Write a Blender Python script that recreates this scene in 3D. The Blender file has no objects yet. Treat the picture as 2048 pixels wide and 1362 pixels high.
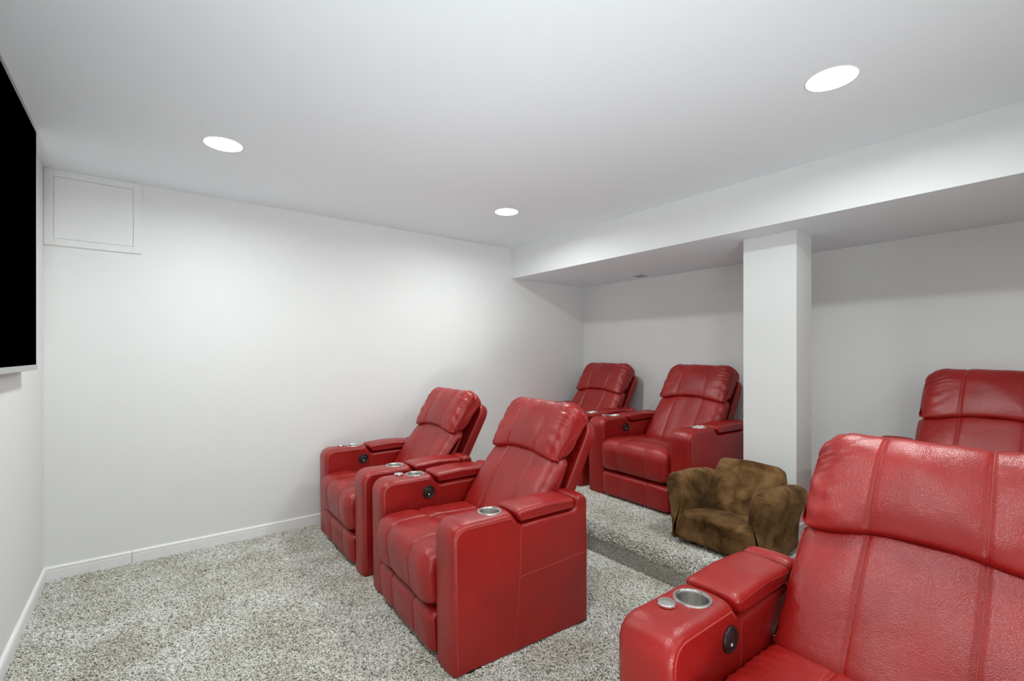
import bpy, bmesh, math, random
import numpy as np
from mathutils import Vector, Matrix

random.seed(4)
RNG = np.random.default_rng(7)
SC = bpy.context.scene
COL = SC.collection

# ------------------------------------------------------------------ camera, world, exposure
F_PX, YAW, HORIZON, EYE = 942.59, 0.9102, 709.38, 1.30
cam_data = bpy.data.cameras.new('camera')
cam_data.sensor_width = 36.0
cam_data.lens = F_PX / 2048 * 36.0
cam_data.shift_y = (HORIZON - 681.0) / 2048
cam_data.clip_start = 0.02
cam = bpy.data.objects.new('camera', cam_data)
COL.objects.link(cam)
cam.location = (0, 0, EYE)
cam.rotation_euler = (math.pi / 2, 0, YAW - math.pi / 2)
SC.camera = cam

world = bpy.data.worlds.new('world')
world.use_nodes = True
SC.world = world
world.node_tree.nodes['Background'].inputs[0].default_value = (0.93, 0.96, 1.0, 1)
world.node_tree.nodes['Background'].inputs[1].default_value = 0.6

SC.view_settings.view_transform = 'Standard'
SC.view_settings.look = 'None'
SC.view_settings.gamma = 1.0
SC.view_settings.use_curve_mapping = False
SC.view_settings.exposure = 0.08
LAMP = 215.0            # emission strength of the recessed lamp lenses
FILL, FILL_TILT = 22.0, math.radians(52)
LAMP_COLOR = (0.95, 1.0, 0.985, 1)

def area_light(name, loc, rot, size, power, color=(1, 1, 1), spread=180):
    d = bpy.data.lights.new(name, 'AREA')
    d.shape = 'RECTANGLE'
    d.size, d.size_y = size
    d.energy = power
    d.spread = math.radians(spread)
    d.color = color
    o = bpy.data.objects.new(name, d)
    COL.objects.link(o)
    o.location = loc
    o.rotation_euler = rot
    return o


# added fill light, unseen low behind the camera, aimed up to brighten the ceiling
fill_dir = Vector((0.42 * math.sin(FILL_TILT), 0.91 * math.sin(FILL_TILT), math.cos(FILL_TILT)))
area_light('ceiling_fill', (-0.1, -1.0, 0.2), fill_dir.to_track_quat('-Z', 'Y').to_euler(), (0.7, 0.7), FILL, (0.90, 0.97, 1.0), 82)

# ------------------------------------------------------------------ room dimensions (metres)
X_TV, X_SOFFIT, X_BACK = -0.458, 2.9015, 3.9493
Y_FAR, Y_NEAR = 3.7491, -2.6
Z_CEIL, Z_SOFFIT = EYE + 1.0631, EYE + 0.7628
X_STEP, Z_STEP = 2.3176, 0.175
COLUMN = (3.1303, 3.3598, 1.204, 1.5283)
LAMPS = [(0.31, 2.777), (2.122, 2.797), (2.088, 0.679), (0.31, 0.679), (2.088, -1.43), (0.31, -1.43)]


# ------------------------------------------------------------------ materials
def new_mat(name):
    m = bpy.data.materials.new(name)
    m.use_nodes = True
    nt = m.node_tree
    b = nt.nodes['Principled BSDF']
    return m, nt, b


def node(nt, kind, **kw):
    n = nt.nodes.new(kind)
    for k, v in kw.items():
        setattr(n, k, v)
    return n


def noise_bump(nt, b, coords, layers):
    """layers: (scale, detail, strength, distance, kind) chained bumps"""
    prev = None
    for kind, scale, detail, strength, dist in layers:
        if kind == 'noise':
            t = node(nt, 'ShaderNodeTexNoise')
            t.inputs['Scale'].default_value = scale
            t.inputs['Detail'].default_value = detail
            out = t.outputs['Fac']
        else:
            t = node(nt, 'ShaderNodeTexVoronoi')
            t.inputs['Scale'].default_value = scale
            out = t.outputs['Distance']
        nt.links.new(coords, t.inputs['Vector'])
        bp = node(nt, 'ShaderNodeBump')
        bp.inputs['Strength'].default_value = strength
        bp.inputs['Distance'].default_value = dist
        nt.links.new(out, bp.inputs['Height'])
        if prev:
            nt.links.new(prev.outputs['Normal'], bp.inputs['Normal'])
        prev = bp
    nt.links.new(prev.outputs['Normal'], b.inputs['Normal'])


def ramp(nt, fac, stops):
    r = node(nt, 'ShaderNodeValToRGB')
    el = r.color_ramp.elements
    while len(el) < len(stops):
        el.new(0.5)
    for e, (p, c) in zip(el, stops):
        e.position = p
        e.color = (*c, 1)
    nt.links.new(fac, r.inputs['Fac'])
    return r.outputs['Color']


def paint(name, color, rough=0.6, spec=0.3, bump=0.05):
    m, nt, b = new_mat(name)
    tc = node(nt, 'ShaderNodeTexCoord')
    n = node(nt, 'ShaderNodeTexNoise')
    n.inputs['Scale'].default_value = 1.3
    n.inputs['Detail'].default_value = 3
    nt.links.new(tc.outputs['Object'], n.inputs['Vector'])
    c = ramp(nt, n.outputs['Fac'], [(0.35, tuple(v * 0.985 for v in color)), (0.65, color)])
    nt.links.new(c, b.inputs['Base Color'])
    b.inputs['Roughness'].default_value = rough
    b.inputs['Specular IOR Level'].default_value = spec
    noise_bump(nt, b, tc.outputs['Object'], [('noise', 220, 2, bump, 0.002), ('noise', 6, 2, bump, 0.01)])
    return m


def plain(name, color, rough=0.5, metal=0.0, spec=0.5):
    m, nt, b = new_mat(name)
    b.inputs['Base Color'].default_value = (*color, 1)
    b.inputs['Roughness'].default_value = rough
    b.inputs['Metallic'].default_value = metal
    b.inputs['Specular IOR Level'].default_value = spec
    return m


def leather(name, dark, light, rough=0.40):
    m, nt, b = new_mat(name)
    tc = node(nt, 'ShaderNodeTexCoord')
    n = node(nt, 'ShaderNodeTexNoise')
    n.inputs['Scale'].default_value = 5.0
    n.inputs['Detail'].default_value = 5
    nt.links.new(tc.outputs['Object'], n.inputs['Vector'])
    c = ramp(nt, n.outputs['Fac'], [(0.3, dark), (0.7, light)])
    nt.links.new(c, b.inputs['Base Color'])
    n2 = node(nt, 'ShaderNodeTexNoise')
    n2.inputs['Scale'].default_value = 14.0
    n2.inputs['Detail'].default_value = 4
    nt.links.new(tc.outputs['Object'], n2.inputs['Vector'])
    mr = node(nt, 'ShaderNodeMapRange')
    mr.inputs['From Min'].default_value = 0.3
    mr.inputs['From Max'].default_value = 0.7
    mr.inputs['To Min'].default_value = rough - 0.03
    mr.inputs['To Max'].default_value = rough + 0.04
    nt.links.new(n2.outputs['Fac'], mr.inputs['Value'])
    nt.links.new(mr.outputs['Result'], b.inputs['Roughness'])
    b.inputs['Specular IOR Level'].default_value = 0.58
    noise_bump(nt, b, tc.outputs['Object'],
               [('noise', 9, 3, 0.18, 0.012), ('noise', 26, 3, 0.15, 0.005), ('voronoi', 330, 0, 0.30, 0.0014), ('noise', 120, 4, 0.15, 0.002)])
    return m


def suede(name):
    m, nt, b = new_mat(name)
    tc = node(nt, 'ShaderNodeTexCoord')
    n = node(nt, 'ShaderNodeTexNoise')
    n.inputs['Scale'].default_value = 9.0
    n.inputs['Detail'].default_value = 8
    n.inputs['Roughness'].default_value = 0.60
    n.inputs['Distortion'].default_value = 0.35
    nt.links.new(tc.outputs['Object'], n.inputs['Vector'])
    c = ramp(nt, n.outputs['Fac'], [(0.36, (0.060, 0.029, 0.010)), (0.50, (0.140, 0.073, 0.027)), (0.66, (0.225, 0.126, 0.053))])
    nt.links.new(c, b.inputs['Base Color'])
    b.inputs['Roughness'].default_value = 0.95
    b.inputs['Specular IOR Level'].default_value = 0.1
    b.inputs['Sheen Weight'].default_value = 0.15
    b.inputs['Sheen Tint'].default_value = (0.8, 0.55, 0.3, 1)
    noise_bump(nt, b, tc.outputs['Object'], [('noise', 18, 3, 0.35, 0.012), ('noise', 300, 2, 0.2, 0.001)])
    return m


def carpet_base(name):
    m, nt, b = new_mat(name)
    g = node(nt, 'ShaderNodeNewGeometry')
    n = node(nt, 'ShaderNodeTexNoise')
    n.inputs['Scale'].default_value = 130
    n.inputs['Detail'].default_value = 3
    nt.links.new(g.outputs['Position'], n.inputs['Vector'])
    c = ramp(nt, n.outputs['Fac'], [(0.35, (0.30, 0.28, 0.25)), (0.65, (0.60, 0.58, 0.54))])
    nt.links.new(c, b.inputs['Base Color'])
    b.inputs['Roughness'].default_value = 1.0
    b.inputs['Specular IOR Level'].default_value = 0.0
    noise_bump(nt, b, g.outputs['Position'], [('noise', 130, 3, 0.8, 0.01)])
    return m


def carpet_yarn(name):
    m, nt, b = new_mat(name)
    oi = node(nt, 'ShaderNodeObjectInfo')
    c = ramp(nt, oi.outputs['Random'], [(0.0, (0.45, 0.43, 0.385)), (0.35, (0.74, 0.725, 0.67)), (1.0, (0.93, 0.92, 0.88))])
    g = node(nt, 'ShaderNodeNewGeometry')
    n = node(nt, 'ShaderNodeTexNoise')
    n.inputs['Scale'].default_value = 3.2
    n.inputs['Detail'].default_value = 4
    nt.links.new(g.outputs['Position'], n.inputs['Vector'])
    nap = ramp(nt, n.outputs['Fac'], [(0.36, (0.80, 0.78, 0.73)), (0.60, (1.0, 1.0, 1.0))])
    mx = node(nt, 'ShaderNodeMix', data_type='RGBA', blend_type='MULTIPLY')
    mx.inputs['Factor'].default_value = 1.0
    nt.links.new(c, mx.inputs['A'])
    nt.links.new(nap, mx.inputs['B'])
    nt.links.new(mx.outputs['Result'], b.inputs['Base Color'])
    b.inputs['Roughness'].default_value = 0.9
    b.inputs['Specular IOR Level'].default_value = 0.1
    return m


def emitter(name, color, strength):
    m, nt, b = new_mat(name)
    b.inputs['Base Color'].default_value = (0.9, 0.9, 0.9, 1)
    b.inputs['Emission Color'].default_value = color
    b.inputs['Emission Strength'].default_value = strength
    return m


def brushed(name, axis_scale=(400, 400, 2)):
    m, nt, b = new_mat(name)
    tc = node(nt, 'ShaderNodeTexCoord')
    mp = node(nt, 'ShaderNodeMapping')
    mp.inputs['Scale'].default_value = axis_scale
    nt.links.new(tc.outputs['Object'], mp.inputs['Vector'])
    n = node(nt, 'ShaderNodeTexNoise')
    n.inputs['Scale'].default_value = 1.0
    n.inputs['Detail'].default_value = 2
    nt.links.new(mp.outputs['Vector'], n.inputs['Vector'])
    c = ramp(nt, n.outputs['Fac'], [(0.3, (0.52, 0.51, 0.49)), (0.7, (0.80, 0.79, 0.77))])
    nt.links.new(c, b.inputs['Base Color'])
    b.inputs['Metallic'].default_value = 1.0
    b.inputs['Roughness'].default_value = 0.30
    return m


M_WALL = paint('wall_paint', (0.85, 0.86, 0.85))
M_CEIL = paint('ceiling_paint', (0.86, 0.905, 0.94))
M_SOFFIT_UNDER = M_CEIL
M_TRIM = paint('trim_paint', (0.93, 0.93, 0.93), rough=0.35, spec=0.5, bump=0.01)
M_LEATHER = leather('red_leather', (0.27, 0.0060, 0.0048), (0.35, 0.0095, 0.0078), 0.345)
M_SEAM = plain('seam_thread', (0.40, 0.045, 0.035), 0.5)
M_DARKLEATHER = plain('dark_base_cloth', (0.02, 0.008, 0.008), 0.8)
M_STEEL = brushed('brushed_steel')
M_KNOB = plain('turned_aluminium', (0.82, 0.82, 0.82), 0.22, 1.0)
M_BLACK = plain('black_plastic', (0.012, 0.012, 0.014), 0.35)
M_BLACK2 = plain('satin_black_plastic', (0.02, 0.018, 0.02), 0.5)
M_DOT = plain('white_print', (0.85, 0.87, 0.9), 0.4)
M_SUEDE = suede('brown_suede')
M_WOOD = plain('dark_runner_wood', (0.02, 0.012, 0.008), 0.5)
M_CARPET = carpet_base('carpet_backing')
M_YARN = carpet_yarn('carpet_yarn')
M_LENS = emitter('lamp_lens', LAMP_COLOR, LAMP)
M_WHITE = plain('white_enamel', (0.85, 0.85, 0.85), 0.4)
M_GRILLE = plain('grille_enamel', (0.80, 0.81, 0.83), 0.45)
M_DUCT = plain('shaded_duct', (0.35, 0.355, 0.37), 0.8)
M_SCREEN = plain('screen_glass', (0.0, 0.0, 0.0), 0.6, 0, 0.0)
M_SILVER = plain('silver_bezel', (0.50, 0.53, 0.53), 0.35, 0.7)


# ------------------------------------------------------------------ object helpers
def link(name, me, mats, parent=None, loc=(0, 0, 0), rotz=0.0):
    o = bpy.data.objects.new(name, me)
    COL.objects.link(o)
    if me is not None:
        for m in (mats if isinstance(mats, (list, tuple)) else [mats]):
            me.materials.append(m)
    o.location = loc
    o.rotation_euler = (0, 0, rotz)
    if parent:
        o.parent = parent
    return o


def tag(o, label=None, cat=None, group=None, kind=None):
    for k, v in (('label', label), ('category', cat), ('group', group), ('kind', kind)):
        if v:
            o[k] = v
    return o


def mesh_from(verts, faces, smooth=True, name='mesh'):
    me = bpy.data.meshes.new(name)
    me.from_pydata([tuple(map(float, v)) for v in verts], [], [tuple(f) for f in faces])
    if smooth:
        me.polygons.foreach_set('use_smooth', [True] * len(me.polygons))
    me.update()
    return me


def box_bm(bm, x0, x1, y0, y1, z0, z1, bevel=0.0):
    r = bmesh.ops.create_cube(bm, size=1.0)
    vs = r['verts']
    for v in vs:
        v.co = Vector((x0 + (v.co.x + 0.5) * (x1 - x0), y0 + (v.co.y + 0.5) * (y1 - y0), z0 + (v.co.z + 0.5) * (z1 - z0)))
    if bevel > 0:
        es = list({e for v in vs for e in v.link_edges})
        bmesh.ops.bevel(bm, geom=es, offset=bevel, segments=2, affect='EDGES', profile=0.5)
    return bm


def bm_mesh(bm, smooth=False):
    me = bpy.data.meshes.new('mesh')
    bm.normal_update()
    bm.to_mesh(me)
    bm.free()
    if smooth:
        me.polygons.foreach_set('use_smooth', [True] * len(me.polygons))
    return me


def box_mesh(*a, **k):
    return bm_mesh(box_bm(bmesh.new(), *a, **k))


def lathe_mesh(prof, n=40, cap=True):
    """prof: (r, z) list, from the axis outwards and back"""
    V, Fc = [], []
    idx = []
    for r, z in prof:
        if r < 1e-6:
            idx.append([len(V)])
            V.append((0, 0, z))
        else:
            row = []
            for k in range(n):
                a = 2 * math.pi * k / n
                row.append(len(V))
                V.append((r * math.cos(a), r * math.sin(a), z))
            idx.append(row)
    for a, b in zip(idx[:-1], idx[1:]):
        for k in range(n):
            k2 = (k + 1) % n
            if len(a) == 1 and len(b) == 1:
                continue
            if len(a) == 1:
                Fc.append((a[0], b[k], b[k2]))
            elif len(b) == 1:
                Fc.append((a[k], b[0], a[k2]))
            else:
                Fc.append((a[k], b[k], b[k2], a[k2]))
    bm = bmesh.new()
    me = mesh_from(V, Fc, True)
    bm.from_mesh(me)
    bmesh.ops.recalc_face_normals(bm, faces=bm.faces)
    bm.to_mesh(me)
    bm.free()
    me.polygons.foreach_set('use_smooth', [True] * len(me.polygons))
    return me


def sharp_by_angle(me, deg=35):
    bm = bmesh.new()
    bm.from_mesh(me)
    for e in bm.edges:
        if len(e.link_faces) == 2 and e.calc_face_angle(0) > math.radians(deg):
            e.smooth = False
    bm.to_mesh(me)
    bm.free()
    return me


def tube(paths, r, n=5, closed=False):
    """one mesh of tubes along each path (list of Nx3 arrays)"""
    V, Fc = [], []
    for P in paths:
        P = np.asarray(P, float)
        N = len(P)
        T = np.gradient(P, axis=0)
        if closed:
            T = np.roll(P, -1, 0) - np.roll(P, 1, 0)
        T /= np.linalg.norm(T, axis=1)[:, None] + 1e-12
        up = np.array([0.31, 0.87, 0.38])
        A = np.cross(T, up)
        A /= np.linalg.norm(A, axis=1)[:, None] + 1e-12
        B = np.cross(T, A)
        base = len(V)
        for i in range(N):
            for k in range(n):
                a = 2 * math.pi * k / n
                V.append(P[i] + r * (math.cos(a) * A[i] + math.sin(a) * B[i]))
        for i in range(N if closed else N - 1):
            i2 = (i + 1) % N
            for k in range(n):
                k2 = (k + 1) % n
                Fc.append((base + i * n + k, base + i * n + k2, base + i2 * n + k2, base + i2 * n + k))
    return V, Fc


def fillet(points, seg=5):
    """closed polygon of (a, b, radius) with rounded corners"""
    out = []
    n = len(points)
    for i in range(n):
        p0 = np.array(points[i - 1][:2])
        p1 = np.array(points[i][:2])
        p2 = np.array(points[(i + 1) % n][:2])
        r = points[i][2] if len(points[i]) > 2 else 0
        u = p0 - p1
        v = p2 - p1
        lu, lv = np.linalg.norm(u), np.linalg.norm(v)
        u, v = u / lu, v / lv
        cosang = np.clip(np.dot(u, v), -1, 1)
        ang = math.acos(cosang)
        if r <= 0 or abs(math.pi - ang) < 1e-3:
            out.append(p1)
            continue
        t = min(r / math.tan(ang / 2), 0.49 * lu, 0.49 * lv)
        a, b = p1 + u * t, p1 + v * t
        for k in range(seg + 1):
            s = k / seg
            out.append((1 - s) ** 2 * a + 2 * s * (1 - s) * (p1 * 0.78 + (a + b) * 0.11) + s * s * b)
    return np.array(out)


def chaikin(points, it=3):
    P = np.array(points, float)
    for _ in range(it):
        Q = np.roll(P, -1, 0)
        P = np.stack([0.75 * P + 0.25 * Q, 0.25 * P + 0.75 * Q], 1).reshape(-1, 2)
    return P


def resample(P, ds):
    Q = np.vstack([P, P[:1]])
    L = np.concatenate([[0], np.cumsum(np.linalg.norm(np.diff(Q, axis=0), axis=1))])
    n = max(12, int(L[-1] / ds))
    t = np.linspace(0, L[-1], n, endpoint=False)
    return np.stack([np.interp(t, L, Q[:, 0]), np.interp(t, L, Q[:, 1])], 1)


def area2(P):
    return np.sum(P[:, 0] * np.roll(P[:, 1], -1) - np.roll(P[:, 0], -1) * P[:, 1])


def waves(P, scale, seed, stretch=(1, 1, 1)):
    """smooth pseudo-noise in [-1,1] made of a few sine fields"""
    rg = np.random.default_rng(seed)
    out = np.zeros(len(P))
    Q = P * np.array(stretch)
    for k in range(7):
        d = rg.normal(size=3)
        d /= np.linalg.norm(d)
        d2 = rg.normal(size=3)
        f = scale * rg.uniform(0.6, 1.7)
        out += np.sin(Q @ d * f + rg.uniform(0, 6.28) + 1.3 * np.sin(Q @ d2 * f * 0.45 + rg.uniform(0, 6.28)))
    return out / 3.0


def loft(prof, ws, off, mapping=None, disp=None, cap_disp=0.0):
    """closed profile swept over stations ws, each ring pulled inwards by off(w).
    returns mesh, grid of points (M, N, 3)"""
    prof = np.asarray(prof)
    if area2(prof) < 0:
        prof = prof[::-1]
    T = np.roll(prof, -1, 0) - np.roll(prof, 1, 0)
    for _ in range(2):
        T = (np.roll(T, 1, 0) + 2 * T + np.roll(T, -1, 0)) / 4
    T /= np.linalg.norm(T, axis=1)[:, None] + 1e-12
    Nrm = np.stack([T[:, 1], -T[:, 0]], 1)            # outward for CCW
    M, N = len(ws), len(prof)
    G = np.zeros((M, N, 3))
    for j, w in enumerate(ws):
        q = prof - Nrm * off(w)
        G[j, :, 0] = q[:, 0]
        G[j, :, 1] = w
        G[j, :, 2] = q[:, 1]
    if disp is not None:
        du = np.roll(G, -1, 1) - np.roll(G, 1, 1)
        dv = np.gradient(G, axis=0)
        nn = np.cross(dv, du)
        nn /= np.linalg.norm(nn, axis=2)[:, :, None] + 1e-12
        # outward check
        ref = np.zeros_like(nn)
        ref[:, :, 0] = Nrm[None, :, 0]
        ref[:, :, 2] = Nrm[None, :, 1]
        sgn = np.sign(np.sum(nn * ref, axis=2).sum())
        nn *= sgn if sgn != 0 else 1
        nflat = np.zeros((M, N, 3))
        nflat[:, :, 0] = Nrm[None, :, 0]
        nflat[:, :, 2] = Nrm[None, :, 1]
        d = disp(G.reshape(-1, 3), nflat.reshape(-1, 3)).reshape(M, N)
        d[0] = 0
        d[-1] = 0
        G = G + nn * d[:, :, None]
    if mapping is not None:
        G = mapping(G)
    V = G.reshape(-1, 3)
    Fc = []
    for j in range(M - 1):
        for i in range(N):
            i2 = (i + 1) % N
            Fc.append((j * N + i, j * N + i2, (j + 1) * N + i2, (j + 1) * N + i))
    nq = len(Fc)
    Fc.append(tuple(range(N - 1, -1, -1)))
    Fc.append(tuple((M - 1) * N + i for i in range(N)))
    me = mesh_from(V, Fc, True)
    bm = bmesh.new()
    bm.from_mesh(me)
    bmesh.ops.recalc_face_normals(bm, faces=bm.faces)
    bm.faces.ensure_lookup_table()
    bm.faces[nq].smooth = False
    bm.faces[nq + 1].smooth = False
    bm.to_mesh(me)
    bm.free()
    return me, G


def edge_round(hw, wr, dr):
    """inward offset that rounds the two ends: wr wide, dr deep"""
    def f(w):
        t = (abs(w) - (hw - wr)) / wr
        if t <= 0:
            return 0.0
        t = min(t, 1.0)
        return dr * (1 - math.sqrt(max(0.0, 1 - t * t)))
    return f


def stations(hw, wr, step=0.02, nround=7, dense=(), dw=0.012, dn=4):
    s = set(np.round(np.arange(-(hw - wr), hw - wr + 1e-6, (2 * (hw - wr)) / max(2, round(2 * (hw - wr) / step))), 5))
    for k in range(1, nround + 1):
        a = math.sin(k / nround * math.pi / 2)
        s.add(round(hw - wr + wr * a, 5))
        s.add(round(-(hw - wr + wr * a), 5))
    for c in dense:
        for k in range(-dn, dn + 1):
            s.add(round(c + k * dw / dn, 5))
    a = np.array(sorted(s))
    keep = [a[0]]
    for v in a[1:]:
        if v - keep[-1] > 0.0009:
            keep.append(v)
    return np.array(keep)


def stitches(path, nrm, side, every=0.0075, length=0.0055, r=0.0008):
    """short cross stitches over a seam path; side = direction across the seam"""
    P = np.asarray(path)
    L = np.concatenate([[0], np.cumsum(np.linalg.norm(np.diff(P, axis=0), axis=1))])
    V, Fc = [], []
    for d in np.arange(0.01, L[-1] - 0.01, every):
        i = min(len(P) - 2, max(0, int(np.searchsorted(L, d)) - 1))
        f = (d - L[i]) / max(1e-9, L[i + 1] - L[i])
        p = P[i] * (1 - f) + P[i + 1] * f
        n = nrm[i]
        t = P[i + 1] - P[i]
        t = t / (np.linalg.norm(t) + 1e-12)
        c = p + side * (length * 0.55) + n * 0.0006
        b = len(V)
        for sa in (-1, 1):
            for st in (-1, 1):
                for sn in (-1, 1):
                    V.append(c + side * sa * length / 2 + t * st * r + n * sn * r)
        for q in ((0, 1, 3, 2), (4, 6, 7, 5), (0, 4, 5, 1), (2, 3, 7, 6), (1, 5, 7, 3)):
            Fc.append(tuple(b + x for x in q))
    return V, Fc


# ------------------------------------------------------------------ setting
def structure(name, me, mat, label, parent=None):
    o = link(name, me, mat, parent)
    if parent is None:
        tag(o, label, None, None, 'structure')
    return o


T = 0.12
structure('floor', box_mesh(X_TV - T, X_STEP + 0.3, Y_NEAR - T, Y_FAR + T, -0.1, 0.0), M_CARPET,
          'lower carpeted floor in grey beige shag in front of the step')


def step_profile():
    pts = fillet([(X_STEP, 0.0, 0), (X_BACK + T, 0.0, 0), (X_BACK + T, Z_STEP, 0), (X_STEP - 0.008, Z_STEP, 0.055)], 8)
    return pts


def extrude_y(prof, y0, y1):
    n = len(prof)
    V = [(p[0], y0, p[1]) for p in prof] + [(p[0], y1, p[1]) for p in prof]
    Fc = [(i, (i + 1) % n, n + (i + 1) % n, n + i) for i in range(n)]
    Fc += [tuple(range(n)), tuple(range(2 * n - 1, n - 1, -1))]
    me = mesh_from(V, Fc, False)
    bm = bmesh.new()
    bm.from_mesh(me)
    bmesh.ops.recalc_face_normals(bm, faces=bm.faces)
    bm.to_mesh(me)
    bm.free()
    return me


def extrude_x(prof, x0, x1):
    me = extrude_y(prof, x0, x1)
    me.transform(Matrix(((0, 1, 0, 0), (1, 0, 0, 0), (0, 0, 1, 0), (0, 0, 0, 1))))
    me.flip_normals()
    return me


structure('floor_platform', extrude_y(step_profile(), Y_NEAR - T, Y_FAR + T), M_CARPET,
          'raised carpeted seating platform with rounded step edge')
structure('wall_left', box_mesh(X_TV - T, X_TV, Y_NEAR - T, Y_FAR + T, -0.1, Z_CEIL + 0.2), M_WALL,
          'pale painted wall carrying the television')
structure('wall_far', box_mesh(X_TV, X_BACK, Y_FAR, Y_FAR + T, -0.1, Z_CEIL + 0.2), M_WALL,
          'broad pale painted wall with the access panel and white baseboard')
structure('wall_back', box_mesh(X_BACK, X_BACK + T, Y_NEAR - T, Y_FAR + T, -0.1, Z_CEIL + 0.2), M_WALL,
          'pale painted wall behind the raised row of recliners')
structure('wall_near', box_mesh(X_TV, X_BACK, Y_NEAR - T, Y_NEAR, -0.1, Z_CEIL + 0.2), M_WALL,
          'plain painted wall behind the camera')

# ceiling slab with round openings for the recessed lamps
LENS_R = 0.083
ceil = structure('ceiling', box_mesh(X_TV, X_SOFFIT + 0.05, Y_NEAR, Y_FAR, Z_CEIL, Z_CEIL + 0.2), M_CEIL,
                 'smooth white ceiling with recessed lamps')
cut_bm = bmesh.new()
for x, y in LAMPS:
    bmesh.ops.create_cone(cut_bm, cap_ends=True, segments=48, radius1=LENS_R + 0.006, radius2=LENS_R + 0.006, depth=0.1,
                          matrix=Matrix.Translation((x, y, Z_CEIL)))


def boolean_cut(o, cut_me):
    c = bpy.data.objects.new('cutter', cut_me)
    COL.objects.link(c)
    md = o.modifiers.new('cut', 'BOOLEAN')
    md.operation = 'DIFFERENCE'
    md.solver = 'EXACT'
    md.object = c
    dg = bpy.context.evaluated_depsgraph_get()
    dg.update()
    me = bpy.data.meshes.new_from_object(o.evaluated_get(dg))
    o.modifiers.clear()
    old = o.data
    o.data = me
    bpy.data.meshes.remove(old)
    bpy.data.objects.remove(c)
    bpy.data.meshes.remove(cut_me)


boolean_cut(ceil, bm_mesh(cut_bm))

# soffit: face + underside
sof = structure('trim_soffit', box_mesh(X_SOFFIT, X_BACK, Y_NEAR, Y_FAR, Z_SOFFIT, Z_CEIL + 0.2), [M_WALL, M_CEIL],
                'dropped soffit running above the raised row')
for p in sof.data.polygons:
    if p.normal.z < -0.5:
        p.material_index = 1

col_o = structure('trim_column', box_mesh(COLUMN[0], COLUMN[1], COLUMN[2], COLUMN[3], Z_STEP - 0.02, Z_SOFFIT, bevel=0.003), M_WALL,
                  'square painted post standing between the raised recliners under the soffit')


# baseboards ------------------------------------------------------
def base_profile(h=0.098):
    return np.array([(0, 0), (0.012, 0), (0.012, h - 0.024), (0.0095, h - 0.020), (0.0095, h - 0.0185), (0.0125, h - 0.0165),
                     (0.0125, h - 0.009), (0.009, h - 0.003), (0.005, h), (0, h)])


BH = 0.088
bp = base_profile(BH)
bb = structure('baseboard_far', None, None, 'white moulded baseboard along the broad wall', None)
prof_far = np.stack([Y_FAR - bp[:, 0], bp[:, 1]], 1)
x_joint = 0.0
JX = [X_TV, -0.068, 1.15, X_STEP]
for a, b_ in zip(JX[:-1], JX[1:]):
    structure('board', extrude_x(prof_far, a + 0.0016, b_ - 0.0016), M_TRIM, None, bb)
prof_up = np.stack([Y_FAR - bp[:, 0], bp[:, 1] + Z_STEP], 1)
structure('board', extrude_x(prof_up, X_STEP + 0.02, X_BACK), M_TRIM, None, bb)
structure('baseboard_left', extrude_y(np.stack([X_TV + bp[:, 0], bp[:, 1]], 1), Y_NEAR, Y_FAR - 0.012), M_TRIM,
          'white moulded baseboard below the television')
structure('baseboard_back', extrude_y(np.stack([X_BACK - bp[:, 0], bp[:, 1] + Z_STEP], 1), Y_NEAR, Y_FAR - 0.012), M_TRIM,
          'white moulded baseboard along the wall behind the raised row')
bc = structure('baseboard_column', None, None, 'white baseboard wrapped around the square post')
c0, c1, d0, d1 = COLUMN
structure('board', extrude_y(np.stack([c0 - bp[:, 0], bp[:, 1] + Z_STEP], 1), d0 - 0.0125, d1 + 0.0125), M_TRIM, None, bc)
structure('board', extrude_y(np.stack([c1 + bp[:, 0], bp[:, 1] + Z_STEP], 1), d0 - 0.0125, d1 + 0.0125), M_TRIM, None, bc)
structure('board', extrude_x(np.stack([d0 - bp[:, 0], bp[:, 1] + Z_STEP], 1), c0, c1), M_TRIM, None, bc)
structure('board', extrude_x(np.stack([d1 + bp[:, 0], bp[:, 1] + Z_STEP], 1), c0, c1), M_TRIM, None, bc)


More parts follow.
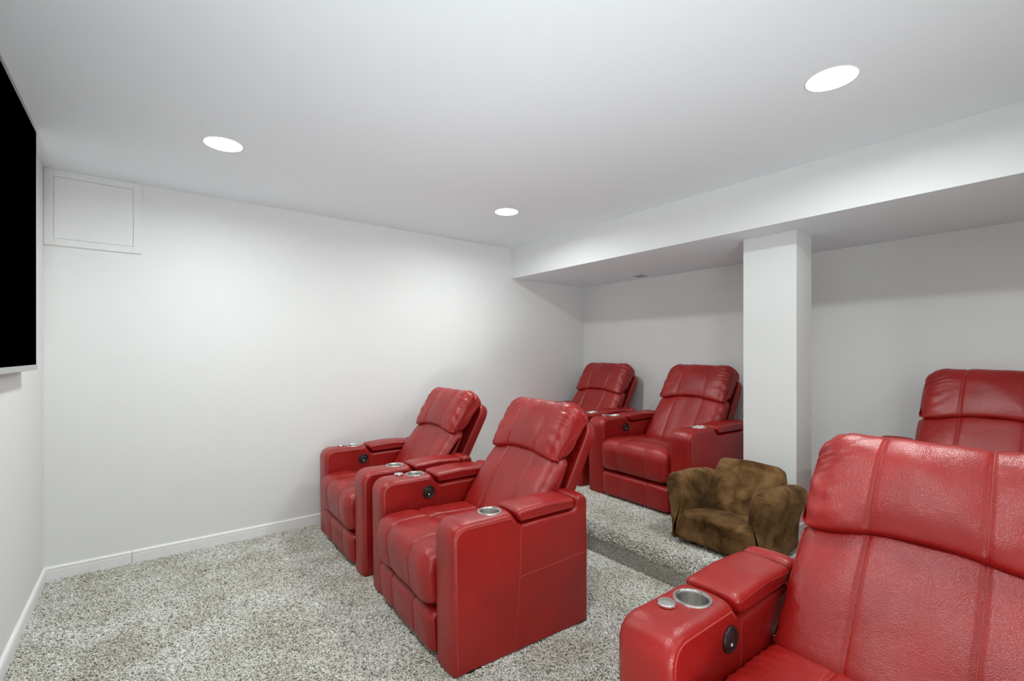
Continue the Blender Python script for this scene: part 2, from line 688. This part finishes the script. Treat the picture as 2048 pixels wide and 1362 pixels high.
# carpet pile ------------------------------------------------------
def carpet_pile():
    V, Fc = [], []

    def quad(*p):
        b = len(V)
        V.extend(p)
        Fc.append(tuple(range(b, b + 4)))
    y0, y1 = -0.9, Y_FAR - 0.014
    quad((X_TV + 0.014, y0, 0.0), (X_STEP - 0.004, y0, 0), (X_STEP - 0.004, y1, 0), (X_TV + 0.014, y1, 0))
    pr = step_profile()
    # the riser, nose and top, following the profile
    pts = [p for p in pr if p[0] < X_STEP + 0.1]
    pts = sorted(pts, key=lambda p: (p[1], p[0]))
    pts = [p for p in pts if p[1] > 0.001]
    pts = [np.array((X_STEP - 0.002, 0.004))] + pts + [np.array((X_BACK - 0.014, Z_STEP))]
    for a, b in zip(pts[:-1], pts[1:]):
        quad((a[0], y0, a[1]), (a[0], y1, a[1]), (b[0], y1, b[1]), (b[0], y0, b[1]))
    me = mesh_from(V, Fc, False)
    bm = bmesh.new()
    bm.from_mesh(me)
    bmesh.ops.remove_doubles(bm, verts=bm.verts, dist=1e-5)
    for f in bm.faces:
        f.normal_update()
        if f.normal.z < -0.01 or (abs(f.normal.z) <= 0.01 and f.normal.x > 0):
            f.normal_flip()
    bm.to_mesh(me)
    bm.free()
    o = link('carpet_pile', me, M_YARN)
    tag(o, 'grey beige twisted shag pile covering floor and step', 'carpet', None, 'stuff')
    ng = bpy.data.node_groups.new('pile', 'GeometryNodeTree')
    ng.interface.new_socket('Geometry', in_out='INPUT', socket_type='NodeSocketGeometry')
    ng.interface.new_socket('Geometry', in_out='OUTPUT', socket_type='NodeSocketGeometry')
    N = ng.nodes
    L = ng.links.new
    gi, go = N.new('NodeGroupInput'), N.new('NodeGroupOutput')
    dist = N.new('GeometryNodeDistributePointsOnFaces')
    dist.inputs['Density'].default_value = 34000
    L(gi.outputs[0], dist.inputs['Mesh'])
    bez = N.new('GeometryNodeCurveQuadraticBezier')
    bez.inputs['Resolution'].default_value = 4
    bez.inputs['Start'].default_value = (0, 0, -0.002)
    bez.inputs['Middle'].default_value = (0.001, 0.0, 0.015)
    bez.inputs['End'].default_value = (0.011, 0.003, 0.010)
    circ = N.new('GeometryNodeCurvePrimitiveCircle')
    circ.inputs['Resolution'].default_value = 4
    circ.inputs['Radius'].default_value = 0.0022
    c2m = N.new('GeometryNodeCurveToMesh')
    L(bez.outputs[0], c2m.inputs['Curve'])
    L(circ.outputs[0], c2m.inputs['Profile Curve'])
    c2m.inputs['Fill Caps'].default_value = True
    sm = N.new('GeometryNodeSetShadeSmooth')
    L(c2m.outputs[0], sm.inputs[0])
    mat = N.new('GeometryNodeSetMaterial')
    mat.inputs['Material'].default_value = M_YARN
    L(sm.outputs[0], mat.inputs['Geometry'])
    inst = N.new('GeometryNodeInstanceOnPoints')
    L(dist.outputs['Points'], inst.inputs['Points'])
    L(mat.outputs[0], inst.inputs['Instance'])
    rv = N.new('FunctionNodeRandomValue')
    rv.data_type = 'FLOAT_VECTOR'
    rv.inputs[0].default_value = (-0.5, -0.5, 0.0)
    rv.inputs[1].default_value = (0.5, 0.5, 6.283)
    rot = N.new('FunctionNodeRotateEuler') if hasattr(bpy.types, 'FunctionNodeRotateEuler') else None
    rr = N.new('FunctionNodeRotateRotation')
    e2r = N.new('FunctionNodeEulerToRotation')
    L(rv.outputs[0], e2r.inputs[0])
    L(dist.outputs['Rotation'], rr.inputs[0])
    L(e2r.outputs[0], rr.inputs[1])
    rr.rotation_space = 'LOCAL'
    L(rr.outputs[0], inst.inputs['Rotation'])
    rs = N.new('FunctionNodeRandomValue')
    rs.data_type = 'FLOAT'
    rs.inputs[2].default_value = 0.7
    rs.inputs[3].default_value = 1.25
    rs.inputs['Seed'].default_value = 5
    L(rs.outputs[1], inst.inputs['Scale'])
    L(inst.outputs[0], go.inputs[0])
    if rot:
        N.remove(rot)
    md = o.modifiers.new('pile', 'NODES')
    md.node_group = ng
    return o


carpet_pile()


# recessed lamps ------------------------------------------------------
def make_lamp(x, y, label):
    root = link('recessed_ceiling_light', None, None, None, (x, y, Z_CEIL))
    tag(root, label, 'ceiling light', 'round recessed ceiling lights')
    R = LENS_R
    link('trim_ring', lathe_mesh([(R + 0.007, 0.004), (R + 0.007, -0.0010), (R + 0.003, -0.0018), (R, -0.001), (R, 0.018), (R + 0.004, 0.018),
                                  (R + 0.004, 0.004), (R + 0.007, 0.004)], 48), M_WHITE, root)
    link('lens', lathe_mesh([(0, 0.0125), (R * 0.999, 0.013), (R * 0.999, 0.018), (0, 0.018)], 48), M_LENS, root)
    return root


lamp_labels = ['round recessed ceiling light nearest the access panel and television',
               'round recessed ceiling light near the corner of soffit and broad wall',
               'large looking round recessed ceiling light beside the soffit above the foreground recliner',
               'round recessed ceiling light above the camera near the television wall',
               'round recessed ceiling light behind the camera beside the soffit',
               'round recessed ceiling light behind the camera near the television wall']
for (x, y), lb in zip(LAMPS, lamp_labels):
    make_lamp(x, y, lb)


# ------------------------------------------------------------------ recliner
W = 0.955
ARM_W = 0.165
HW = W / 2


def disp_seams(seams, depth, sig, puff, hw, face):
    """groove at each seam and a soft crown between; face(P, n) masks where seams exist"""
    edges = [-hw] + list(seams) + [hw]

    def f(P, n):
        w = P[:, 1]
        d = np.zeros(len(P))
        for s in seams:
            d -= depth * np.exp(-((w - s) / sig) ** 2)
        for a, b in zip(edges[:-1], edges[1:]):
            t = (w - (a + b) / 2) / ((b - a) / 2)
            d += np.where(np.abs(t) <= 1, puff * (1 - t * t), 0)
        return d * face(P, n)
    return f


def add_seams(parent, G, ws, seams, keep, r=0.0016):
    """a raised seam along the loft at each seam station, with its row of cross stitches"""
    sv, sf = [], []
    for s in seams:
        j = int(np.argmin(np.abs(ws - s)))
        path = G[j]
        dv = G[min(j + 1, len(ws) - 1)] - G[max(j - 1, 0)]
        du = np.roll(path, -1, 0) - np.roll(path, 1, 0)
        n = np.cross(du, dv)
        n /= np.linalg.norm(n, axis=1)[:, None] + 1e-12
        if np.sum((path - path.mean(0)) * n) < 0:
            n = -n
        m = keep(path)
        N = len(path)
        starts = [i for i in range(N) if m[i] and not m[i - 1]]
        best = []
        for i in starts:
            run = []
            while m[i % N] and len(run) < N:
                run.append(i % N)
                i += 1
            if len(run) > len(best):
                best = run
        if len(best) < 3:
            continue
        p = path[best] + n[best] * 0.0006
        link('seam', mesh_from(*tube([p], r), True), M_SEAM, parent)
        v, f = stitches(p, n[best], np.array([0, 1.0 if s > 0 else -1.0, 0]))
        b = len(sv)
        sv += v
        sf += [tuple(b + q for q in ff) for ff in f]
    tag(link('stitching', mesh_from(sv, sf, False), M_SEAM, parent), kind='stuff')


SEAMS = (-0.13, 0.13)
SEAMS_BACK = (-0.124, 0.124)


def cushion(name, prof, hw, wr, dr, disp, parent, seams=SEAMS, keep=None, step=0.02, ds=0.012, piping=True, mapping=None):
    P = resample(prof, ds)
    ws = stations(hw, wr, step, 8, seams, 0.02, 5)
    me, G = loft(P, ws, edge_round(hw, wr, dr), mapping, disp)
    o = link(name, me, M_LEATHER, parent)
    if keep is not None:
        add_seams(o, G, ws, seams, keep)
    if piping:
        for ring in (G[0], G[-1]):
            link('piping', mesh_from(*tube([ring], 0.0022, 5, True), True), M_LEATHER, o)
    return o


ARM_POLY = [(0.004, 0.003, 0.012), (-0.004, 0.608, 0.062), (0.285, 0.610, 0.012), (0.334, 0.556, 0.016), (0.658, 0.560, 0.015),
            (0.664, 0.619, 0.014), (0.737, 0.620, 0.05), (0.737, 0.004, 0.03)]


def make_arm(root, side):
    """side +1: towards +y, carries tray knob and the seat control"""
    hw = ARM_W / 2
    yc = side * (HW - hw)
    P = resample(fillet(ARM_POLY, 8), 0.010)
    ws = stations(hw, 0.032, 0.02, 7)

    def d(Pn, n):
        w = Pn[:, 1]
        return 0.006 * (1 - (w / hw) ** 2) * (np.abs(n[:, 0]) + n[:, 2] > 0.3) + 0.0012 * waves(Pn, 22, 3)
    me, G = loft(P, ws, edge_round(hw, 0.032, 0.017), lambda g: g + np.array([0, yc, 0]), d)
    arm = link('armrest', me, M_LEATHER, root)
    # cup opening
    cb = bmesh.new()
    bmesh.ops.create_cone(cb, cap_ends=True, segments=40, radius1=0.044, radius2=0.044, depth=0.2,
                          matrix=Matrix.Translation((0.222, yc, 0.62)))
    boolean_cut(arm, bm_mesh(cb))
    zt = 0.611
    cup = link('cup_holder', sharp_by_angle(lathe_mesh(
        [(0, -0.075), (0.0405, -0.075), (0.0415, -0.072), (0.0425, -0.004), (0.0435, 0.001), (0.0455, 0.0035), (0.0515, 0.0035), (0.0535, 0.001),
         (0.0535, -0.003), (0.0435, -0.003), (0.0432, -0.078), (0, -0.078)], 48), 50), M_STEEL, arm, (0.222, yc, zt + 0.003))
    # storage lid
    lp = resample(fillet([(0.334, 0.563, 0.008), (0.302, 0.616, 0.02), (0.48, 0.626, 0.3), (0.650, 0.616, 0.014), (0.648, 0.566, 0.01)], 6), 0.009)
    lws = stations(hw + 0.002, 0.028, 0.02, 7)
    lme, LG = loft(lp, lws, edge_round(hw + 0.002, 0.028, 0.014), lambda g: g + np.array([0, yc, 0]),
                   lambda Pn, n: 0.004 * (1 - (Pn[:, 1] / hw) ** 2) * (n[:, 2] > 0.3) + 0.001 * waves(Pn, 30, 8))
    lid = link('storage_lid', lme, M_LEATHER, root)
    for ring in (LG[0], LG[-1]):
        link('piping', mesh_from(*tube([ring], 0.0018, 5, True), True), M_LEATHER, lid)
    # welts round the side panels and the panel seams
    for ring in (G[0], G[-1]):
        m = (ring[:, 2] > 0.03) & (ring[:, 0] < 0.30)
        N = len(ring)
        i = next(i for i in range(N) if m[i] and not m[i - 1])
        run = []
        while m[i % N]:
            run.append(i % N)
            i += 1
        link('piping', mesh_from(*tube([ring[run]], 0.0022, 5), True), M_SEAM, arm)
    for ysgn in (-1, 1):
        yy = yc + ysgn * (hw - 0.0002)
        t = np.linspace(0, 1, 24)
        xs = 0.331 - 0.036 * t ** 2.2
        link('seam', mesh_from(*tube([np.stack([xs, np.full(24, yy), 0.545 - 0.52 * t], 1)], 0.0016, 5), True), M_SEAM, arm)
        if ysgn == side:
            t = np.linspace(0, 1, 16)
            link('seam', mesh_from(*tube([np.stack([0.331 + 0.40 * t, np.full(16, yy), 0.330 + 0.018 * t], 1)], 0.0016, 5), True), M_SEAM, arm)
    if side > 0:
        kme = lathe_mesh([(0, 0.0), (0.0235, 0.0), (0.0255, 0.003), (0.0255, 0.007), (0.0235, 0.010), (0.004, 0.0125), (0, 0.0125)], 12)
        kme.polygons.foreach_set('use_smooth', [False] * len(kme.polygons))
        link('tray_knob', kme, M_KNOB, arm, (0.132, yc + 0.022, zt + 0.004))
        # control on the inner face
        yi = yc - hw
        ring = lathe_mesh([(0, 0.0), (0.036, 0.0), (0.0365, 0.004), (0.034, 0.008), (0.030, 0.008), (0.028, 0.005), (0, 0.005)], 40)
        rot = Matrix.Rotation(math.pi / 2, 4, 'X')
        ring.transform(Matrix.Translation((0.268, yi + 0.001, 0.522)) @ rot)
        ctl = link('seat_control', ring, M_BLACK, root)
        face = lathe_mesh([(0, 0.0072), (0.012, 0.0070), (0.0255, 0.006), (0.0262, 0.004)], 32)
        face.transform(Matrix.Translation((0.268, yi + 0.001, 0.522)) @ rot)
        link('control_face', face, M_BLACK2, ctl)
        dot = lathe_mesh([(0, 0.0085), (0.0042, 0.0082), (0.0048, 0.006)], 16)
        dot.transform(Matrix.Translation((0.268, yi + 0.001, 0.509)) @ rot)
        tag(link('indicator', dot, M_DOT, ctl), 'small pale indicator dot')
    return arm


def front_mask(P, n):
    return np.clip((0.55 - n[:, 0] * 1.0) * 1.5, 0, 1) * np.clip((n[:, 2] - n[:, 0]) * 3 + 0.6, 0, 1)


def make_recliner():
    root = link('recliner', None, None)
    # carcass under the seat
    tag(link('base', box_mesh(0.05, 0.72, -HW + ARM_W - 0.01, HW - ARM_W + 0.01, 0.02, 0.24, bevel=0.01), M_DARKLEATHER, root), 'dark cloth carcass under the seat')
    for sy in (-1, 1):
        for xx in (0.062, 0.66):
            tag(link('foot', box_mesh(xx, xx + 0.068, sy * (HW - 0.085) - 0.0835, sy * (HW - 0.085) + 0.0835, -0.006, 0.022, bevel=0.003), M_BLACK, root),
                'low black plastic foot')
    make_arm(root, 1)
    make_arm(root, -1)
    ih = HW - ARM_W - 0.002
    # footrest panel
    prof = fillet([(-0.012, 0.020, 0.03), (-0.026, 0.212, 0.045), (0.06, 0.205, 0.02), (0.06, 0.020, 0.02)], 8)
    d1 = disp_seams(SEAMS, 0.005, 0.006, 0.004, ih, front_mask)
    cushion('footrest', prof, ih, 0.06, 0.022, lambda P, n: d1(P, n) + 0.0016 * waves(P, 26, 11) * (n[:, 0] < 0.2), root,
            keep=lambda p: (p[:, 0] < 0.035) & (p[:, 2] > 0.025))
    # seat
    prof = fillet([(-0.028, 0.218, 0.045), (-0.052, 0.40, 0.10), (-0.01, 0.462, 0.09), (0.16, 0.462, 0.2), (0.60, 0.440, 0.05), (0.60, 0.225, 0.03)], 9)
    d2 = disp_seams(SEAMS, 0.005, 0.006, 0.004, ih, front_mask)

    def dseat(P, n):
        s = P[:, 0]
        w = P[:, 1]
        roll = -0.010 * np.exp(-((s - 0.20 - 0.02 * np.cos(w * 12)) / 0.028) ** 2) * (n[:, 2] > 0.4)
        creases = 0.004 * np.sin(s * 140 + 14 * np.abs(w)) * np.exp(-((ih - np.abs(w)) / 0.05) ** 2) * (n[:, 2] + -n[:, 0] > 0.3) * 0.6
        return d2(P, n) + roll + creases + 0.0022 * waves(P, 20, 21)
    cushion('seat_cushion', prof, ih, 0.075, 0.040, dseat, root, keep=lambda p: (p[:, 2] > 0.235) & (p[:, 0] < 0.50), ds=0.011)
    # reclined back shell (upholstered board behind the cushions)
    tilt = math.radians(28.0)
    L = 0.575
    sp = resample(fillet([(-0.285, 0.0, 0.02), (-0.292, L, 0.09), (0.292, L, 0.09), (0.285, 0.0, 0.02)], 9), 0.012)
    sws = np.array([-0.034, -0.0335, -0.031, -0.026, -0.02, 0.0, 0.02, 0.026, 0.031, 0.0335, 0.034])
    cx, cz = 0.705, 0.42
    st, ct = math.sin(tilt), math.cos(tilt)

    def shell_map(g):
        a, c, b = g[:, :, 0], g[:, :, 1], g[:, :, 2]
        return np.stack([cx + b * st + c * ct, a - 0.008, cz + b * ct - c * st], 2)
    me, G = loft(sp, sws, edge_round(0.034, 0.014, 0.014), shell_map, None)
    link('back_shell', me, M_LEATHER, root)
    hb = 0.302

    def arch(q, wgt):
        # the crease under the headrest rises towards the middle of the back
        lift = 0.038 * (1 - 1.15 * (q[:, :, 1] / hb) ** 2) * wgt
        q[:, :, 2] += lift
        q[:, :, 0] += 0.5 * lift
        q[:, :, 1] -= 0.010
        return q
    # lumbar cushion
    prof = chaikin([(0.440, 0.40), (0.530, 0.545), (0.622, 0.668), (0.668, 0.735), (0.712, 0.772), (0.79, 0.755), (0.74, 0.65), (0.62, 0.42)], 3)
    d3 = disp_seams(SEAMS_BACK, 0.0045, 0.006, 0.0045, hb, front_mask)

    def dl(P, n):
        w, z = P[:, 1], P[:, 2]
        fold = 0.006 * np.sin((z * 1.0 + np.abs(w) * 1.2) * 95 + 3 * np.sin(w * 21)) * np.exp(-((hb - np.abs(w)) / 0.08) ** 2)
        return d3(P, n) + (0.0042 * waves(P, 17, 5, (1, 1, 0.8)) + fold * 0.2) * (n[:, 0] < 0.3)
    cushion('lumbar_cushion', prof, hb + 0.008, 0.066, 0.042, dl, root, keep=lambda p: (p[:, 0] - 0.53 * (p[:, 2] - 0.45) < 0.545) & (p[:, 2] > 0.43), ds=0.010, step=0.013, seams=SEAMS_BACK,
            mapping=lambda g: arch(g.copy(), np.clip((g[:, :, 2] - 0.45) / 0.27, 0, 1)))
    # headrest
    prof = chaikin([(0.706, 0.732), (0.650, 0.742), (0.668, 0.80), (0.722, 0.905), (0.785, 1.005), (0.85, 1.045), (0.915, 1.00), (0.938, 0.935),
                    (0.89, 0.885), (0.80, 0.745)], 3)
    d4 = disp_seams(SEAMS_BACK, 0.0045, 0.006, 0.0045, hb, front_mask)

    def narrow_top(g):
        q = g.copy()
        t = np.clip((g[:, :, 2] - 0.84) / 0.19, 0, 1)
        q[:, :, 1] *= 1 - 0.05 * t ** 2
        q[:, :, 2] -= 0.012 * (np.abs(g[:, :, 1]) / hb) ** 4 * t
        return arch(q, np.clip((0.97 - g[:, :, 2]) / 0.2, 0, 1))

    def dh(P, n):
        s, w, z = P[:, 0], P[:, 1], P[:, 2]
        edge = np.exp(-((hb - 0.02 - np.abs(w)) / 0.075) ** 2)
        top = np.clip((z - 0.90) / 0.07, 0, 1) * np.clip((1.02 - s) / 0.1, 0, 1)
        ang = np.arctan2(z - 0.86, s - 0.79)
        ph = ang * 26 + 2.6 * np.sin(w * 38 + 1) + 1.5 * np.sin(ang * 7)
        gather = 0.016 * (np.abs(np.sin(ph * 0.5)) ** 0.7 - 0.6) * edge * top
        low = 0.0022 * np.sin(z * 90 + 14 * np.abs(w) + 2 * np.sin(w * 33)) * edge * (1 - top)
        return d4(P, n) + gather + (low + 0.0036 * waves(P, 19, 33, (1, 1, 0.9)))
    cushion('headrest', prof, hb, 0.072, 0.046, dh, root, keep=lambda p: (p[:, 0] - 0.4 * (p[:, 2] - 0.76) < 0.80) & ((p[:, 2] > 0.79)) | (p[:, 2] > 0.995),
            ds=0.009, step=0.013, seams=SEAMS_BACK, mapping=narrow_top)
    return root


def copy_tree(o, parent=None):
    c = o.copy()
    COL.objects.link(c)
    c.parent = parent
    for ch in list(o.children):
        copy_tree(ch, c)
    return c


# front centre (x, y), floor height, turn (degrees: the facing swings towards the broad wall)
RECLINERS = [
    (1.004, 3.146, 0.0, 1.5, 'red leather recliner on the lower floor next to the baseboard of the broad wall'),
    (0.979, 2.087, 0.0, 2.5, 'red leather recliner on the lower floor with its whole outer side panel facing us'),
    (0.985, 0.338, 0.0, 0.3, 'red leather recliner nearest the camera, its front cropped by the frame bottom'),
    (2.905, 3.256, Z_STEP, 2.0, 'red leather recliner on the platform in the corner, mostly hidden by other chairs'),
    (2.859, 2.211, Z_STEP, 3.0, 'red leather recliner on the platform between the post and the corner recliner'),
    (2.915, 0.43, Z_STEP, 0.0, 'red leather recliner on the platform right of the post, only its backrest showing'),
]
proto = make_recliner()
for i, (x, y, z, deg, lb) in enumerate(RECLINERS):
    r = proto if i == 0 else copy_tree(proto)
    r.location = (x, y, z + 0.004)
    r.rotation_euler = (0, 0, -math.radians(deg))
    tag(r, lb, 'recliner', 'red leather home theatre recliners')


# ------------------------------------------------------------------ small brown armchair
def make_kid_chair():
    root = link('child_armchair', None, None, None, (2.479, 1.366, Z_STEP + 0.004))
    tag(root, 'small brown suede child armchair with rolled arms beside the post', 'armchair')
    hw = 0.271
    # seat body
    prof = fillet([(0.004, 0.036, 0.02), (-0.004, 0.19, 0.045), (0.02, 0.205, 0.05), (0.26, 0.178, 0.1), (0.40, 0.17, 0.03), (0.385, 0.036, 0.02)], 7)
    d = lambda P, n: 0.014 * (1 - (P[:, 1] / 0.24) ** 2) * (n[:, 2] > 0.2) + 0.004 * waves(P, 26, 2)
    me, G = loft(resample(prof, 0.012), stations(0.25, 0.03, 0.018, 6), edge_round(0.25, 0.03, 0.012), None, d)
    link('seat', me, M_SUEDE, root)
    # back
    tilt = math.radians(26)
    st, ct = math.sin(tilt), math.cos(tilt)
    bp_ = resample(fillet([(-0.215, 0.0, 0.03), (-0.222, 0.20, 0.1), (-0.180, 0.342, 0.030), (0.0, 0.352, 0.3), (0.180, 0.342, 0.030), (0.222, 0.20, 0.1),
                           (0.215, 0.0, 0.03)], 8), 0.012)
    sw = stations(0.055, 0.03, 0.03, 7)

    def bmap(g):
        a, c, b = g[:, :, 0], g[:, :, 1], g[:, :, 2]
        bow = 0.010 * (1 - (a / 0.22) ** 2) * np.where(c < 0, 1, 0.3)
        c2 = c * 0.85 - bow * np.where(c < 0, 1, -1)
        return np.stack([0.285 + b * st + c2 * ct, a, 0.15 + b * ct - c2 * st], 2)
    # subdivided front face so that the back reads as padded
    me, G = loft(bp_, sw, edge_round(0.055, 0.03, 0.028), bmap, None)
    bk = link('backrest', me, M_SUEDE, root)
    # arms
    for sd in (-1, 1):
        ap = chaikin([(0.0, 0.03), (0.0, 0.19), (0.026, 0.285), (0.048, 0.34), (0.030, 0.405), (-0.03, 0.418), (-0.088, 0.385), (-0.092, 0.30),
                      (-0.085, 0.20), (-0.055, 0.12), (-0.022, 0.03)], 2)
        ap = np.stack([sd * (ap[:, 0] + hw), ap[:, 1]], 1)
        n_ = 26
        ss = np.concatenate([[-0.012, -0.011, -0.008, -0.003, 0.006, 0.018], np.linspace(0.035, 0.37, 18), [0.39, 0.405, 0.415, 0.421, 0.425]])
        c_, h_ = 0.2065, 0.2185

        def amap(g):
            a, s, b = g[:, :, 0], g[:, :, 1], g[:, :, 2]
            # arm slopes down a little and swells outwards towards its rear
            k = np.clip(s / 0.42, 0, 1)
            return np.stack([s + c_ - 0.0, a + sd * 0.010 * k * (b - 0.1) / 0.3, b - 0.045 * k * np.clip((b - 0.1) / 0.3, 0, 1)], 2)

        def dsp(P, n):
            s = P[:, 1]
            return 0.0035 * waves(P, 30, 14 + sd) + 0.004 * np.sin(s * 95 + 14 * P[:, 2]) * np.exp(-((s + c_ - 0.04) / 0.07) ** 2) * (P[:, 2] > 0.25)
        me, G = loft(resample(ap, 0.011), ss - c_, lambda s: edge_round(h_, 0.05, 0.022)(s), amap, dsp)
        ar = link('armrest', me, M_SUEDE, root)
        v, f = tube([G[3]], 0.0032, 5, True)
        link('piping', mesh_from(v, f, True), M_SUEDE, ar)
    # rocker runners
    for sd in (-1, 1):
        t = np.linspace(0, 1, 18)
        lo = np.stack([0.03 + 0.36 * t, 0.0 + 0.020 * (2 * t - 1) ** 2], 1)
        hi = np.stack([0.39 - 0.36 * t, np.full(18, 0.04)], 1)
        me = extrude_y(np.vstack([lo, hi]), sd * 0.16 - 0.014, sd * 0.16 + 0.014)
        link('rocker', me, M_WOOD, root)
    return root


make_kid_chair()

# ------------------------------------------------------------------ television
tv = link('television', None, None, None, (X_TV, 2.13, EYE + 0.488))
tag(tv, 'large wall mounted flat television with black screen and silver lower edge', 'television')
TVX = 0.053          # front of the screen, from the wall
hw_, zl, zh = 0.985, -0.556, 0.555
link('housing', box_mesh(0.014, TVX - 0.004, -hw_, hw_, zl + 0.004, zh, bevel=0.003), M_BLACK, tv)
link('wall_mount', box_mesh(0.0, 0.015, -0.3, 0.3, -0.2, 0.25, bevel=0.003), M_BLACK2, tv)
for q in ((hw_ - 0.009, hw_ - 0.005, zl, zh), (-hw_ + 0.005, -hw_ + 0.009, zl, zh), (-hw_ + 0.009, hw_ - 0.009, zh - 0.004, zh + 0.001)):
    tag(link('frame_strip', box_mesh(TVX - 0.010, TVX + 0.001, *q, bevel=0.0008), M_SILVER, tv), 'thin metallic frame edge')
tag(link('lower_bezel', box_mesh(TVX - 0.024, TVX + 0.003, -hw_ - 0.001, hw_ + 0.001, zl - 0.002, zl + 0.022, bevel=0.002), M_SILVER, tv), 'silver lower bezel')
link('screen', box_mesh(TVX - 0.006, TVX, -hw_ + 0.009, hw_ - 0.009, zl + 0.020, zh - 0.004), M_SCREEN, tv)

# ------------------------------------------------------------------ access panel on the broad wall
ap = link('access_panel', None, None, None, (-0.239, Y_FAR, EYE + 0.845))
tag(ap, 'square white painted access panel high on the broad wall by the television', 'access panel')
ox, oz = 0.218, 0.2175
ix, iz = 0.177, 0.176
for q in ((-ox, -ix - 0.0012, -oz, oz), (ix + 0.0012, ox, -oz, oz), (-ix - 0.0012, ix + 0.0012, iz + 0.0012, oz), (-ix - 0.0012, ix + 0.0012, -oz, -iz - 0.0012)):
    link('frame_rail', box_mesh(q[0], q[1], -0.012, 0, q[2], q[3], bevel=0.0012), M_WALL, ap)
link('panel_door', box_mesh(-ix, ix, -0.011, -0.002, -iz, iz, bevel=0.0012), M_WALL, ap)

# ------------------------------------------------------------------ air register under the soffit
vt = link('air_register', None, None, None, (3.70, 2.83, Z_SOFFIT))
tag(vt, 'small white metal air register under the soffit above the raised recliners', 'air vent')
vx, vy = 0.145, 0.078
for q in ((-vx, vx, -vy, -vy + 0.02), (-vx, vx, vy - 0.02, vy), (-vx, -vx + 0.02, -vy + 0.02, vy - 0.02), (vx - 0.02, vx, -vy + 0.02, vy - 0.02),
          (-0.006, 0.006, -vy + 0.02, vy - 0.02)):
    link('frame_rail', box_mesh(*q, -0.006, 0, bevel=0.001), M_WHITE, vt)
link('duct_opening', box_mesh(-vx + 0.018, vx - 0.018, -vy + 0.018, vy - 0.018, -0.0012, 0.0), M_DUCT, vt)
for bank, ang in ((-1, 38), (1, -38)):
    for k in range(7):
        xx = bank * (0.018 + k * 0.0165) + bank * 0.002
        me = box_mesh(-0.0075, 0.0075, -vy + 0.02, vy - 0.02, -0.0006, 0.0006)
        me.transform(Matrix.Translation((xx, 0, -0.0052)) @ Matrix.Rotation(math.radians(ang) * 0.7, 4, 'Y'))
        link('slat', me, M_GRILLE, vt)
tag(link('damper_lever', box_mesh(0.088, 0.092, 0.060, 0.064, -0.010, -0.005, bevel=0.0008), M_BLACK2, vt), 'tiny dark damper lever')
